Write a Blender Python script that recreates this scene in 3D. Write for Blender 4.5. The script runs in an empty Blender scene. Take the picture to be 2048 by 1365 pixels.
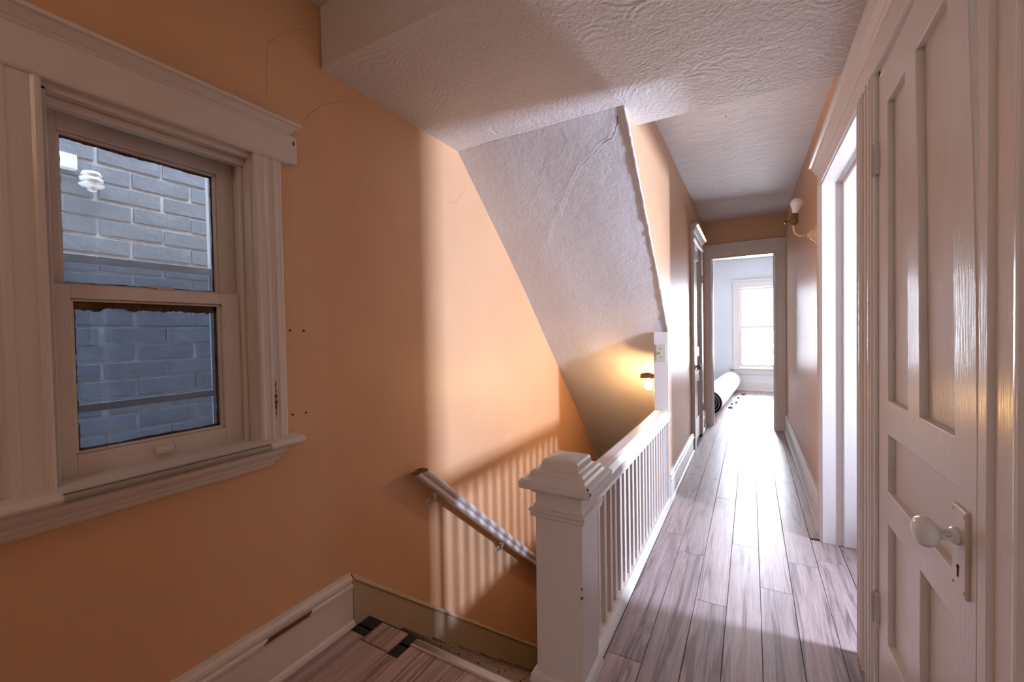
import bpy, bmesh, math, random
from mathutils import Vector, Matrix
random.seed(7)
S = bpy.context.scene
COL = S.collection
# ------------------------------------------------------------------ camera
cam_d = bpy.data.cameras.new('camera'); cam = bpy.data.objects.new('camera', cam_d); COL.objects.link(cam)
cam_d.sensor_fit = 'HORIZONTAL'; cam_d.sensor_width = 36.0; cam_d.lens = 14.89; cam_d.clip_start = 0.02
YAW, PIT, ROL = math.radians(29.417), math.radians(1.205), math.radians(-1.04)
r = Vector((math.cos(YAW), math.sin(YAW), 0)); fw = Vector((-math.sin(YAW)*math.cos(PIT), math.cos(YAW)*math.cos(PIT), -math.sin(PIT)))
up = r.cross(fw); r2 = math.cos(ROL)*r + math.sin(ROL)*up; u2 = -math.sin(ROL)*r + math.cos(ROL)*up
M = Matrix((r2, u2, -fw)).transposed().to_4x4(); M.translation = (0, 0, 1.2)
cam.matrix_world = M
S.camera = cam
# ------------------------------------------------------------------ world, daylight, exposure
wd = bpy.data.worlds.new('world'); S.world = wd; wd.use_nodes = True
bg = wd.node_tree.nodes['Background']; bg.inputs[0].default_value = (0.80, 0.88, 1.0, 1); bg.inputs[1].default_value = 38.0
def area(name, loc, rot, sx, sy, power, color):
    l = bpy.data.lights.new(name, 'AREA'); l.shape = 'RECTANGLE'; l.size = sx; l.size_y = sy; l.energy = power; l.color = color
    o = bpy.data.objects.new(name, l); COL.objects.link(o); o.location = loc; o.rotation_euler = rot; return o
# daylight through the window of the room on the right, the room at the hall's end and the room behind the viewer
area('daylight_side_room', (2.06, 2.13, 1.30), (0, math.radians(84), 0), 0.34, 0.22, 420, (0.64, 0.74, 1.0))
area('daylight_end_room', (0.25, 9.47, 1.2), (math.radians(-88), 0, 0), 1.0, 1.75, 1000, (0.80, 0.87, 1.0))
area('daylight_rear_room', (-.08, -4.22, 1.0), (math.radians(90), 0, 0), 0.7, 0.5, 4, (0.62, 0.78, 1.0))
S.view_settings.view_transform = 'Standard'; S.view_settings.look = 'None'; S.view_settings.gamma = 1.0
S.view_settings.use_curve_mapping = False; S.view_settings.exposure = -0.93
S.cycles.use_denoising = True; S.cycles.max_bounces = 6; S.cycles.diffuse_bounces = 3; S.cycles.glossy_bounces = 3; S.cycles.transmission_bounces = 3
S.cycles.use_adaptive_sampling = True; S.cycles.adaptive_threshold = .06
S.cycles.sample_clamp_indirect = 6.0

# ------------------------------------------------------------------ materials
def newmat(name):
    m = bpy.data.materials.new(name); m.use_nodes = True
    nt = m.node_tree; b = nt.nodes['Principled BSDF']
    return m, nt, b
def N(nt, t, **kw):
    n = nt.nodes.new(t)
    for k, v in kw.items():
        if k.startswith('i_'): n.inputs[k[2:].replace('_', ' ')].default_value = v
        else: setattr(n, k, v)
    return n
def L(nt, a, b): nt.links.new(a, b)
def coords(nt, scale=(1, 1, 1), rand=False):
    tc = N(nt, 'ShaderNodeTexCoord'); mp = N(nt, 'ShaderNodeMapping'); mp.inputs['Scale'].default_value = scale
    L(nt, tc.outputs['Object'], mp.inputs['Vector'])
    if rand:
        oi = N(nt, 'ShaderNodeObjectInfo'); ml = N(nt, 'ShaderNodeMath', operation='MULTIPLY'); ml.inputs[1].default_value = 37.0
        L(nt, oi.outputs['Random'], ml.inputs[0]); cb = N(nt, 'ShaderNodeCombineXYZ')
        L(nt, ml.outputs[0], cb.inputs[0]); L(nt, ml.outputs[0], cb.inputs[1]); L(nt, ml.outputs[0], cb.inputs[2])
        L(nt, cb.outputs[0], mp.inputs['Location'])
    return mp.outputs['Vector']
def noise(nt, vec, scale, detail=3, rough=.5, dist=0):
    n = N(nt, 'ShaderNodeTexNoise'); n.inputs['Scale'].default_value = scale; n.inputs['Detail'].default_value = detail
    n.inputs['Roughness'].default_value = rough; n.inputs['Distortion'].default_value = dist
    L(nt, vec, n.inputs['Vector']); return n.outputs['Fac']
def ramp(nt, fac, stops):
    rp = N(nt, 'ShaderNodeValToRGB'); cr = rp.color_ramp
    while len(cr.elements) < len(stops): cr.elements.new(.5)
    for e, (p, c) in zip(cr.elements, stops):
        e.position = p; e.color = (*c, 1) if len(c) == 3 else c
    L(nt, fac, rp.inputs[0]); return rp.outputs['Color']
def bump(nt, b, h, strength, dist=.01, prev=None):
    bp = N(nt, 'ShaderNodeBump'); bp.inputs['Strength'].default_value = strength; bp.inputs['Distance'].default_value = dist
    L(nt, h, bp.inputs['Height'])
    if prev is not None: L(nt, prev, bp.inputs['Normal'])
    L(nt, bp.outputs[0], b.inputs['Normal']); return bp.outputs[0]
def scl(c, k): return tuple(min(1, x*k) for x in c)
def math_n(nt, op, a, b=None):
    m = N(nt, 'ShaderNodeMath', operation=op)
    for i, v in enumerate((a, b)):
        if v is None: continue
        if isinstance(v, (int, float)): m.inputs[i].default_value = v
        else: L(nt, v, m.inputs[i])
    return m.outputs[0]

def paint(name, col, rough=.35, streak=(18, 18, 2.2), var=.06, bs=.12, spec=.5, fine=90):
    """brushed paint: faint tone drift, brush streaks along the long axis, fine grain"""
    m, nt, b = newmat(name)
    v = coords(nt, streak); n1 = noise(nt, v, 4, 2); v2 = coords(nt)
    c = ramp(nt, noise(nt, v2, 2.3, 2), [(.3, scl(col, 1-var)), (.7, scl(col, 1+var*.6))])
    L(nt, c, b.inputs['Base Color'])
    b.inputs['Roughness'].default_value = rough; b.inputs['Specular IOR Level'].default_value = spec
    p = bump(nt, b, n1, bs, .004); bump(nt, b, noise(nt, v2, fine, 2), bs*.7, .002, p)
    return m
def plaster(name, col, swirl=1.0, rough=.7, scale=5.5, grain=.75):
    m, nt, b = newmat(name); v = coords(nt)
    wn = N(nt, 'ShaderNodeTexNoise'); wn.inputs['Scale'].default_value = 3.0; L(nt, v, wn.inputs['Vector'])
    vm = N(nt, 'ShaderNodeVectorMath', operation='SCALE'); vm.inputs['Scale'].default_value = .22; L(nt, wn.outputs['Color'], vm.inputs[0])
    va = N(nt, 'ShaderNodeVectorMath', operation='ADD'); L(nt, v, va.inputs[0]); L(nt, vm.outputs[0], va.inputs[1])
    vo = N(nt, 'ShaderNodeTexVoronoi'); vo.inputs['Scale'].default_value = scale; L(nt, va.outputs[0], vo.inputs['Vector'])
    s = math_n(nt, 'SINE', math_n(nt, 'MULTIPLY', vo.outputs['Distance'], 58.0))
    mask = ramp(nt, noise(nt, v, 4.5, 2, .6), [(.50, (0, 0, 0)), (.66, (1, 1, 1))])
    sw = math_n(nt, 'MULTIPLY', s, mask)
    g = noise(nt, v, 55, 3, .65)
    c = ramp(nt, noise(nt, v, 1.7, 2), [(.3, scl(col, .93)), (.7, scl(col, 1.03))]); L(nt, c, b.inputs['Base Color'])
    b.inputs['Roughness'].default_value = rough
    p = bump(nt, b, sw, .17*swirl, .006); p = bump(nt, b, g, grain, .007, p); bump(nt, b, noise(nt, v, 13, 3), .35, .012, p)
    return m
def flat(name, col, rough=.5, metal=0.0, spec=.5, nz=0.0, nscale=20):
    m, nt, b = newmat(name); b.inputs['Base Color'].default_value = (*col, 1)
    b.inputs['Roughness'].default_value = rough; b.inputs['Metallic'].default_value = metal; b.inputs['Specular IOR Level'].default_value = spec
    if nz:
        v = coords(nt); L(nt, ramp(nt, noise(nt, v, nscale, 4), [(.3, scl(col, 1-nz)), (.7, scl(col, 1+nz))]), b.inputs['Base Color'])
        bump(nt, b, noise(nt, v, nscale*4, 3), .2, .003)
    return m
def emit(name, col, st):
    m, nt, b = newmat(name); b.inputs['Base Color'].default_value = (*col, 1)
    b.inputs['Emission Color'].default_value = (*col, 1); b.inputs['Emission Strength'].default_value = st; return m
def glass(name, haze, tint=(1, 1, 1)):
    m, nt, b = newmat(name); nt.nodes.remove(b); out = nt.nodes['Material Output']
    tr = N(nt, 'ShaderNodeBsdfTransparent'); tr.inputs[0].default_value = (*tint, 1)
    gl = N(nt, 'ShaderNodeBsdfGlossy'); gl.inputs['Roughness'].default_value = .03
    fr = N(nt, 'ShaderNodeFresnel'); fr.inputs[0].default_value = 1.45
    m1 = N(nt, 'ShaderNodeMixShader'); L(nt, fr.outputs[0], m1.inputs[0]); L(nt, tr.outputs[0], m1.inputs[1]); L(nt, gl.outputs[0], m1.inputs[2])
    if haze:
        df = N(nt, 'ShaderNodeBsdfTranslucent'); df.inputs[0].default_value = (.82, .88, .95, 1)
        d2 = N(nt, 'ShaderNodeBsdfDiffuse'); d2.inputs[0].default_value = (.75, .8, .86, 1)
        ms = N(nt, 'ShaderNodeMixShader'); ms.inputs[0].default_value = .35; L(nt, df.outputs[0], ms.inputs[1]); L(nt, d2.outputs[0], ms.inputs[2])
        v = coords(nt); f = ramp(nt, noise(nt, v, 7, 6, .65), [(.3, (haze*.7,)*3), (.75, (haze*1.35,)*3)])
        m2 = N(nt, 'ShaderNodeMixShader'); L(nt, f, m2.inputs[0]); L(nt, m1.outputs[0], m2.inputs[1]); L(nt, ms.outputs[0], m2.inputs[2])
        L(nt, m2.outputs[0], out.inputs['Surface'])
    else: L(nt, m1.outputs[0], out.inputs['Surface'])
    return m
def wood_plank(name):
    m, nt, b = newmat(name)
    v = coords(nt, (1, 1, 1), True); vs = coords(nt, (14, .9, 14), True)
    g1 = noise(nt, vs, 2.2, 6, .62, 1.1); vf = coords(nt, (150, 4.0, 150), True); g2 = noise(nt, vf, 2.0, 5, .65)
    vk = N(nt, 'ShaderNodeTexVoronoi'); vk.inputs['Scale'].default_value = 2.6; L(nt, coords(nt, (1.4, .6, 1), True), vk.inputs['Vector'])
    kn = ramp(nt, vk.outputs['Distance'], [(.02, (.12,)*3), (.055, (.6,)*3), (.10, (1,)*3)])
    dark = ramp(nt, noise(nt, coords(nt, (11, .55, 11), True), 1.7, 3, .5, .8), [(.55, (1,)*3), (.61, (.42, .39, .42)), (.66, (1,)*3)])
    c = ramp(nt, g1, [(.2, (.29, .200, .188)), (.5, (.52, .390, .372)), (.8, (.70, .56, .545))])
    mx = N(nt, 'ShaderNodeMix', data_type='RGBA', blend_type='MULTIPLY'); mx.inputs['Factor'].default_value = .75
    L(nt, c, mx.inputs['A']); L(nt, ramp(nt, g2, [(.30, (.70,)*3), (.55, (1.0,)*3)]), mx.inputs['B'])
    m2 = N(nt, 'ShaderNodeMix', data_type='RGBA', blend_type='MULTIPLY'); m2.inputs['Factor'].default_value = .8
    L(nt, mx.outputs['Result'], m2.inputs['A']); L(nt, kn, m2.inputs['B'])
    m3 = N(nt, 'ShaderNodeMix', data_type='RGBA', blend_type='MULTIPLY'); m3.inputs['Factor'].default_value = .9
    L(nt, m2.outputs['Result'], m3.inputs['A']); L(nt, dark, m3.inputs['B'])
    wv = N(nt, 'ShaderNodeTexWave', wave_type='BANDS', bands_direction='X'); wv.inputs['Scale'].default_value = 7.0; wv.inputs['Distortion'].default_value = 9.0
    wv.inputs['Detail'].default_value = 4.0; wv.inputs['Detail Scale'].default_value = 1.2; L(nt, coords(nt, (4.0, .42, 4.0), True), wv.inputs['Vector'])
    m5 = N(nt, 'ShaderNodeMix', data_type='RGBA', blend_type='MULTIPLY'); m5.inputs['Factor'].default_value = .38
    L(nt, m3.outputs['Result'], m5.inputs['A']); L(nt, ramp(nt, wv.outputs['Fac'], [(.0, (.55, .53, .55)), (.22, (1,)*3)]), m5.inputs['B']); m3 = m5
    oi = N(nt, 'ShaderNodeObjectInfo'); tone = ramp(nt, oi.outputs['Random'], [(0, (.86, .86, .87)), (1, (1.1, 1.08, 1.06))])
    m4 = N(nt, 'ShaderNodeMix', data_type='RGBA', blend_type='MULTIPLY'); m4.inputs['Factor'].default_value = 1
    L(nt, m3.outputs['Result'], m4.inputs['A']); L(nt, tone, m4.inputs['B'])
    L(nt, m4.outputs['Result'], b.inputs['Base Color'])
    L(nt, ramp(nt, g2, [(.2, (.42,)*3), (.8, (.32,)*3)]), b.inputs['Roughness'])
    p = bump(nt, b, g2, .12, .002); bump(nt, b, noise(nt, coords(nt, (8, 60, 8), True), 2, 3), .10, .002, p)
    return m

PEACH = (.82, .492, .28)
M_ = dict(
    wall=paint('peach_wall_paint', PEACH, .42, (7, 7, 1.0), .05, .10, .4, 60),
    wallg=paint('peach_semigloss_paint', PEACH, .42, (22, 22, .5), .04, .6, .9, 60),
    wallw=paint('pale_grey_wall_paint', (.80, .81, .83), .55, (7, 7, 1), .03, .08, .3),
    trim=paint('cream_gloss_trim_paint', (.84, .765, .715), .26, (60, 60, 3.0), .03, .14, .5, 70),
    trimy=paint('cream_gloss_trim_paint_lengthwise', (.84, .765, .715), .26, (60, 3.0, 60), .03, .14, .5, 70),
    skirt=paint('shaded_buff_skirting_paint', (.56, .44, .31), .35, (20, 3, 20), .05, .12),  # buff tone puts the stairwell's shadow into the cream trim colour
    plas=plaster('swirled_white_plaster', (.82, .77, .76), 1.0),
    plas2=plaster('trowelled_white_plaster', (.80, .765, .765), .22, .7, 4.0, .28),
    plank=wood_plank('greyed_oak_laminate'), pale=paint('light_bounce_boards', (.78, .76, .74), .4),  # pale: unseen side-room boards whitened to bounce light through the doorway
    sub=flat('dark_subfloor_felt', (.016, .016, .018), .8, nz=.3),
    tread=flat('brown_stair_tread', (.085, .055, .038), .55, nz=.25, nscale=9),
    alu=flat('scuffed_aluminium', (.34, .34, .36), .34, 1.0),
    bronze=flat('bronze_nosing', (.15, .115, .085), .42, .6, nz=.2),
    dark=flat('dark_hole', (.01, .01, .01), .9),
    rawwood=flat('bare_brown_wood', (.17, .065, .025), .7, nz=.3, nscale=40),
    sashdirt=flat('exposed_brown_putty', (.10, .062, .036), .85, nz=.5, nscale=30),
    brick=None, mortar=flat('pale_mortar', (.38, .40, .44), .9, nz=.3, nscale=30),
    storm=flat('grey_storm_frame', (.36, .38, .42), .45, .3),
    pane=glass('dusty_window_pane', .07, (.90, .95, 1.0)), stormpane=glass('storm_pane', .03, (.60, .66, .74)), pane2=glass('clear_window_pane', .04),
    paneup=glass('hazy_window_pane', .17, (.95, .98, 1.0)),
    porc=flat('weathered_porcelain', (.42, .43, .44), .4), white=flat('white_porcelain', (.86, .86, .86), .25), brass=flat('aged_brass', (.20, .13, .05), .42, .9, nz=.3, nscale=60),
    bulbw=flat('frosted_bulb', (.86, .82, .82), .25), plate=flat('ivory_plastic', (.66, .60, .47), .4),
    carpet=flat('off_white_carpet', (.80, .80, .82), .95, nz=.05, nscale=60), backing=flat('grey_carpet_backing', (.10, .11, .12), .95, nz=.3),
    bulbon=emit('lit_bulb', (1.0, .80, .50), 60), sconce=paint('peach_sconce_paint', (.86, .60, .36), .35), anchor=flat('blue_plastic_anchor', (.02, .04, .09), .5),
    crack=flat('crack_shadowed_plaster', (.42, .22, .12), .9), crackp=flat('open_plaster_crack', (.10, .075, .07), .95), ironp=flat('painted_iron', (.70, .62, .57), .35), felt=flat('dark_debris', (.09, .11, .10), .9))
m, nt, b = newmat('grey_painted_brick')
v = coords(nt, (1, 1, 1), True); L(nt, ramp(nt, noise(nt, v, 9, 6, .7), [(.3, (.055, .066, .082)), (.6, (.085, .10, .122)), (.85, (.19, .21, .24))]), b.inputs['Base Color'])
b.inputs['Roughness'].default_value = .9; bump(nt, b, noise(nt, v, 45, 4), .6, .008); M_['brick'] = m

# ------------------------------------------------------------------ mesh helpers
class MB:
    def __init__(s): s.v = []; s.f = []; s.sm = []
    def add(s, vs, fs, smooth=False):
        o = len(s.v); s.v += [tuple(p) for p in vs]; s.f += [tuple(i+o for i in f) for f in fs]; s.sm += [smooth]*len(fs); return s
    def box(s, x0, x1, y0, y1, z0, z1):
        return s.add([(x0, y0, z0), (x1, y0, z0), (x1, y1, z0), (x0, y1, z0), (x0, y0, z1), (x1, y0, z1), (x1, y1, z1), (x0, y1, z1)],
                     [(3, 2, 1, 0), (4, 5, 6, 7), (0, 1, 5, 4), (1, 2, 6, 5), (2, 3, 7, 6), (3, 0, 4, 7)])
    def prism(s, poly, fn, a, b, mit_a=None, mit_b=None, smooth=False):
        """poly: 2-D profile; fn(p, q, t) -> xyz; extruded from t=a to t=b; mit_*: function(p) giving an end offset"""
        n = len(poly)
        A = [fn(p, q, a + (mit_a((p, q)) if mit_a else 0)) for p, q in poly]; B = [fn(p, q, b + (mit_b((p, q)) if mit_b else 0)) for p, q in poly]
        s.add(A+B, [(i, (i+1) % n, n+(i+1) % n, n+i) for i in range(n)], smooth)
        return s.add(A+B, [tuple(range(n-1, -1, -1)), tuple(range(n, 2*n))])
    def lathe(s, prof, org, ax, seg=24, smooth=True, sq=(1, 1)):
        """prof: (radius, distance along axis)"""
        ax = Vector(ax).normalized(); t = Vector((0, 0, 1)) if abs(ax.z) < .9 else Vector((0, 1, 0))
        e1 = ax.cross(t).normalized(); e2 = ax.cross(e1); org = Vector(org); vs = []
        for rr, d in prof:
            for k in range(seg):
                a = 2*math.pi*k/seg; vs.append(org + ax*d + e1*(rr*sq[0]*math.cos(a)) + e2*(rr*sq[1]*math.sin(a)))
        fs = []
        for i in range(len(prof)-1):
            for k in range(seg):
                k2 = (k+1) % seg; fs.append((i*seg+k, i*seg+k2, (i+1)*seg+k2, (i+1)*seg+k))
        s.add(vs, fs, smooth)
        n = len(prof); o = len(s.v)-len(vs)
        s.f += [tuple(o+k for k in range(seg-1, -1, -1)), tuple(o+(n-1)*seg+k for k in range(seg))]; s.sm += [False]*2
        return s
    def tube(s, path, rad, seg=10):
        path = [Vector(p) for p in path]; vs = []
        for i, p in enumerate(path):
            d = (path[min(i+1, len(path)-1)] - path[max(i-1, 0)]).normalized()
            t = Vector((0, 0, 1)) if abs(d.z) < .9 else Vector((0, 1, 0)); e1 = d.cross(t).normalized(); e2 = d.cross(e1)
            rr = rad[i] if isinstance(rad, (list, tuple)) else rad
            for k in range(seg):
                a = 2*math.pi*k/seg; vs.append(p + e1*(rr*math.cos(a)) + e2*(rr*math.sin(a)))
        fs = [(i*seg+k, i*seg+(k+1) % seg, (i+1)*seg+(k+1) % seg, (i+1)*seg+k) for i in range(len(path)-1) for k in range(seg)]
        n = len(path); fs += [tuple(range(seg-1, -1, -1)), tuple((n-1)*seg+k for k in range(seg))]
        return s.add(vs, fs, True)
    def build(s, name, mat, parent=None, bevel=0, warp=None, seg=2):
        org = Vector((0, 0, 0)); p = parent
        while p is not None: org += p.location; p = p.parent
        vs = [Vector(v) for v in s.v]
        if warp: vs = [warp(v) for v in vs]
        me = bpy.data.meshes.new(name); me.from_pydata([v-org for v in vs], [], s.f)
        bm = bmesh.new(); bm.from_mesh(me); bmesh.ops.recalc_face_normals(bm, faces=bm.faces)
        for f, k in zip(bm.faces, s.sm): f.smooth = k
        bm.to_mesh(me); bm.free(); me.materials.append(mat)
        o = bpy.data.objects.new(name, me); COL.objects.link(o); o.parent = parent
        if bevel:
            md = o.modifiers.new('edge', 'BEVEL'); md.width = bevel; md.segments = seg; md.limit_method = 'ANGLE'; md.angle_limit = math.radians(50)
        return o
def tag(o, label, cat, kind=None, group=None):
    o['label'] = label; o['category'] = cat
    if kind: o['kind'] = kind
    if group: o['group'] = group
    return o
def empty(name, loc, label, cat, kind=None, group=None):
    o = bpy.data.objects.new(name, None); COL.objects.link(o); o.location = loc; o.empty_display_size = .1
    return tag(o, label, cat, kind, group)
def copy_part(o, parent, loc):
    c = o.copy(); COL.objects.link(c); c.parent = parent; c.location = loc; return c
def st(o, label, cat): return tag(o, label, cat, 'structure')
FY = lambda p, q, t: (p, t, q)      # profile in X-Z, run along Y
FX = lambda p, q, t: (t, p, q)      # profile in Y-Z, run along X
FZ = lambda p, q, t: (p, q, t)      # profile in X-Y, run along Z

# ------------------------------------------------------------------ key planes (metres)
XL, XS, XH, XR, XR2 = -1.455, -.591, -.505, .358, .50
YE, YE2, YF = 5.75, 5.88, 9.25
YB = -1.55
ZT = 2.62
slope_pts = [(1.985, 2.24), (2.40, 1.865), (2.79, 1.50), (3.10, 1.185), (4.19, .075), (5.30, -1.06)]
def slope_z(y):
    for (a, za), (b_, zb) in zip(slope_pts, slope_pts[1:]):
        if y <= b_: return za + (zb-za)*(y-a)/(b_-a)
    return slope_pts[-1][1]

# ------------------------------------------------------------------ shell
wl = MB()
wl.box(-1.62, XL, YB, .335, -2.7, ZT); wl.box(-1.62, XL, .825, 9.4, -2.7, ZT)
wl.box(-1.62, XL, .335, .825, -2.7, .83); wl.box(-1.62, XL, .335, .825, 1.80, ZT)
wall_left = st(wl.build('wall_left', M_['wall']), 'long peach painted plaster wall with the brick-view window, running down the stairs', 'wall')
wr = MB()
wr.box(XR, XR2, YB, 1.03, -.02, ZT); wr.box(XR, XR2, 1.70, 1.93, -.02, ZT); wr.box(XR, XR2, 2.88, YE2, -.02, ZT)
wr.box(XR, XR2, 1.03, 1.70, 1.97, ZT); wr.box(XR, XR2, 1.93, 2.88, 1.99, ZT)
st(wr.build('wall_right', M_['wallg']), 'glossy peach hallway wall holding both right-hand doorways and the bare-bulb sconce', 'wall')
wh = MB()
wh.prism([(1.985, ZT)] + [(y, z+.022) for y, z in slope_pts[:4]] + [(3.10, ZT)], FX, XS, XH)
wh.box(XS, XH, 3.10, 4.55, -2.6, ZT); wh.box(XS, XH, 5.20, YE2, -2.6, ZT); wh.box(XS, XH, 4.55, 5.20, 2.06, ZT); wh.box(XS, XH, 4.55, 5.20, -2.6, -.02)
wh.box(XS-.005, XH-.03, 1.24, 3.10, -2.6, -.012)
st(wh.build('wall_hall', M_['wallg']), 'peach partition wall between the stairwell and the hallway, cut on a slope above the stairs', 'wall')
we = MB()
we.box(XH, -.425, YE, YE2, 0, ZT); we.box(.254, XR, YE, YE2, 0, ZT); we.box(-.425, .254, YE, YE2, 2.06, ZT)
st(we.build('wall_end', M_['wall']), 'short peach wall over the doorway at the far end of the hallway', 'wall')
wb = MB(); wb.box(-1.62, -.48, YB-.12, YB, -.05, ZT); wb.box(.30, .6, YB-.12, YB, -.05, ZT); wb.box(-.48, .30, YB-.12, YB, 1.98, ZT)
st(wb.build('wall_back', M_['wall']), 'peach wall with an open doorway closing the landing behind the viewer', 'wall')
rr_ = MB(); rr_.box(-1.62, -1.5, -4.1, YB-.12, -.05, ZT); rr_.box(1.5, 1.6, -4.1, YB-.12, -.05, ZT); rr_.box(.6, 1.5, YB-.12, YB, -.05, ZT)
rr_.box(-1.62, -.43, -4.2, -4.1, -.05, ZT); rr_.box(.27, 1.6, -4.2, -4.1, -.05, ZT); rr_.box(-.43, .27, -4.2, -4.1, -.05, .75); rr_.box(-.43, .27, -4.2, -4.1, 1.25, ZT)
st(rr_.build('wall_rear_room', M_['wallw']), 'pale walls of the room behind the viewer', 'wall')
fb_ = MB(); fb_.box(-1.62, 1.6, -4.2, YB, -.04, -.0095)
st(fb_.build('floor_rear_room', M_['tread']), 'brown floor of the room behind the viewer', 'floor')
# end room
wf = MB(); wf.box(-1.6, -.19, YF, YF+.14, -.05, ZT); wf.box(.62, 1.9, YF, YF+.14, -.05, ZT); wf.box(-.19, .62, YF, YF+.14, -.05, .44); wf.box(-.19, .62, YF, YF+.14, 1.96, ZT)
st(wf.build('wall_far', M_['wallw']), 'pale grey wall around the bright window of the end room', 'wall')
fr = MB(); fr.box(1.8, 1.9, YE, YF, -.05, ZT); fr.box(XR2, 1.8, YE, YE2, -.05, ZT)
st(fr.build('wall_far_side', M_['wallw']), 'pale grey side wall of the end room', 'wall')
fl2 = MB(); fl2.box(-1.454, -1.44, YE2, YF, 0, ZT); fl2.box(-1.44, XS, YE2, YE2+.02, 0, ZT)
st(fl2.build('wall_far_left', M_['wallw']), 'pale grey left wall of the end room beside the carpet roll', 'wall')
# side room
sr = MB(); sr.box(1.05, 1.95, 1.42, 1.50, -.05, ZT); sr.box(XR2, 1.05, 1.76, 1.86, -.05, ZT); sr.box(1.0, 1.05, 1.42, 1.86, -.05, ZT); sr.box(1.50, 1.95, 1.50, 1.95, 0, .72); sr.box(XR2, 2.03, 4.6, 4.68, -.05, ZT)  # includes an unseen ledge added to bounce window light onto the hall ceiling
sr.box(1.95, 2.03, 1.42, 2.03, -.05, ZT); sr.box(1.95, 2.03, 2.23, 4.6, -.05, ZT); sr.box(1.95, 2.03, 2.03, 2.23, -.05, 1.12); sr.box(1.95, 2.03, 2.03, 2.23, 1.48, ZT)
st(sr.build('wall_side_room', M_['wallw']), 'white walls and added light-bouncing ledge of the bright small room behind the open right-hand doorway', 'wall')
# stairwell bottom
sb = MB(); sb.box(-1.455, XS, 5.2, 5.3, -2.7, .2); sb.box(-1.455, -.5, 1.0, 1.24, -2.7, -.04)
st(sb.build('wall_stair_foot', M_['wall']), 'peach wall closing the foot of the stairwell', 'wall')

# ceilings
c1 = MB(); c1.box(-1.62, XR2, YB, 1.15, 2.475, ZT)
st(c1.build('ceiling', M_['plas2']), 'high white plaster ceiling above the landing in front of the dropped section', 'ceiling')
c2 = MB()
lowy = lambda x: 1.985 if x < XH else 2.215
c2.prism([(XL, 1.10), (XR, 1.10), (XR, 2.217), (XH, 2.217), (XH, 1.985), (XL, 1.985)], FZ, 2.24, 2.6)
st(c2.build('ceiling_dropped', M_['plas'], bevel=.012, seg=3), 'low swirl-textured plaster ceiling section hanging over the stair head', 'ceiling')
def grid(fn, nu, nv, name, mat, thick):
    mb = MB(); vs = [fn(i/nu, j/nv) for i in range(nu+1) for j in range(nv+1)]
    mb.add(vs, [(i*(nv+1)+j, (i+1)*(nv+1)+j, (i+1)*(nv+1)+j+1, i*(nv+1)+j+1) for i in range(nu) for j in range(nv)], True)
    o = mb.build(name, mat)
    md = o.modifiers.new('depth', 'SOLIDIFY'); md.thickness = thick; md.offset = 1 if True else -1
    return o
hn = random.Random(3)
def hallc(u, v):
    x = XH + (XR-XH)*u; y = 2.2 + (YE-2.2)*v
    z0 = 2.475*(1-u) + 2.395*u; z1 = 2.505
    return (x, y, z0*(1-v) + z1*v)
mb = MB(); nu, nv = 6, 24
hv = [hallc(i/nu, j/nv) for i in range(nu+1) for j in range(nv+1)]
mb.add(hv, [(i*(nv+1)+j, (i+1)*(nv+1)+j, (i+1)*(nv+1)+j+1, i*(nv+1)+j+1) for i in range(nu) for j in range(nv)])
hall_ceiling = st(mb.build('ceiling_hall', M_['plas2']), 'white hallway ceiling with a patched fitting hole, beyond the dropped section', 'ceiling')
c3 = MB(); c3.box(-1.62, 2.1, -4.2, YF+.14, ZT, ZT+.1)  # slab over every room, added out of view to block the sky
c3.box(-1.44, 1.8, YE2, YF, 2.50, 2.56)
c3.box(XR2, 1.95, 1.45, 4.6, 2.48, 2.56)
st(c3.build('ceiling_rooms', M_['wallw']), 'white ceilings of the end room and the side room, under an added slab blocking the sky', 'ceiling')
# sloped stair ceiling with a long crack
crack = [(-.54, 2.014), (-.565, 2.061), (-.584, 2.082), (-.642, 2.097), (-.679, 2.115), (-.788, 2.17), (-.832, 2.209), (-.884, 2.251), (-.92, 2.291), (-.989, 2.366), (-1.043, 2.397), (-1.116, 2.482), (-1.242, 2.571), (-1.352, 2.671)]
crn = random.Random(11)
_cr = []
for (xa, ya), (xb, yb) in zip(crack, crack[1:]):
    for k in range(4):
        t = k/4; _cr.append((xa+(xb-xa)*t + crn.uniform(-.005, .005), ya+(yb-ya)*t))
_cr.append(crack[-1])
def crack_x(y):
    if y <= _cr[0][1] or y >= _cr[-1][1]: return None
    for (xa, ya), (xb, yb) in zip(_cr, _cr[1:]):
        if ya <= y <= yb: return xa + (xb-xa)*(y-ya)/max(1e-6, yb-ya)
nrm = Vector((0, -.70, -.71))
def slope_fn(u, v):
    y = 1.985 + (5.30-1.985)*v; x = XL + (XH-.001-XL)*u; p = Vector((x, y, slope_z(y)))
    cx = crack_x(y)
    if cx is not None:
        fade = min(1, (_cr[-1][1]-y)/.35, (y-_cr[0][1])/.05); d = x-cx
        h = .0030*fade*(1/(1+math.exp(max(-40, min(40, d/.003)))))*math.exp(-max(0, -d)/.30)
        p += nrm*h
    p += nrm*(.0025*math.sin(9*x+3*y)*math.sin(4*y-5*x))
    return p
mb = MB(); nu, nv = 260, 420
sv = [slope_fn(i/nu, j/nv) for i in range(nu+1) for j in range(nv+1)]
mb.add(sv, [(i*(nv+1)+j, (i+1)*(nv+1)+j, (i+1)*(nv+1)+j+1, i*(nv+1)+j+1) for i in range(nu) for j in range(nv)], True)
stair_ceiling = st(mb.build('ceiling_stair', M_['plas2']), 'sloping cracked white plaster ceiling over the stair flight', 'ceiling')
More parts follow.
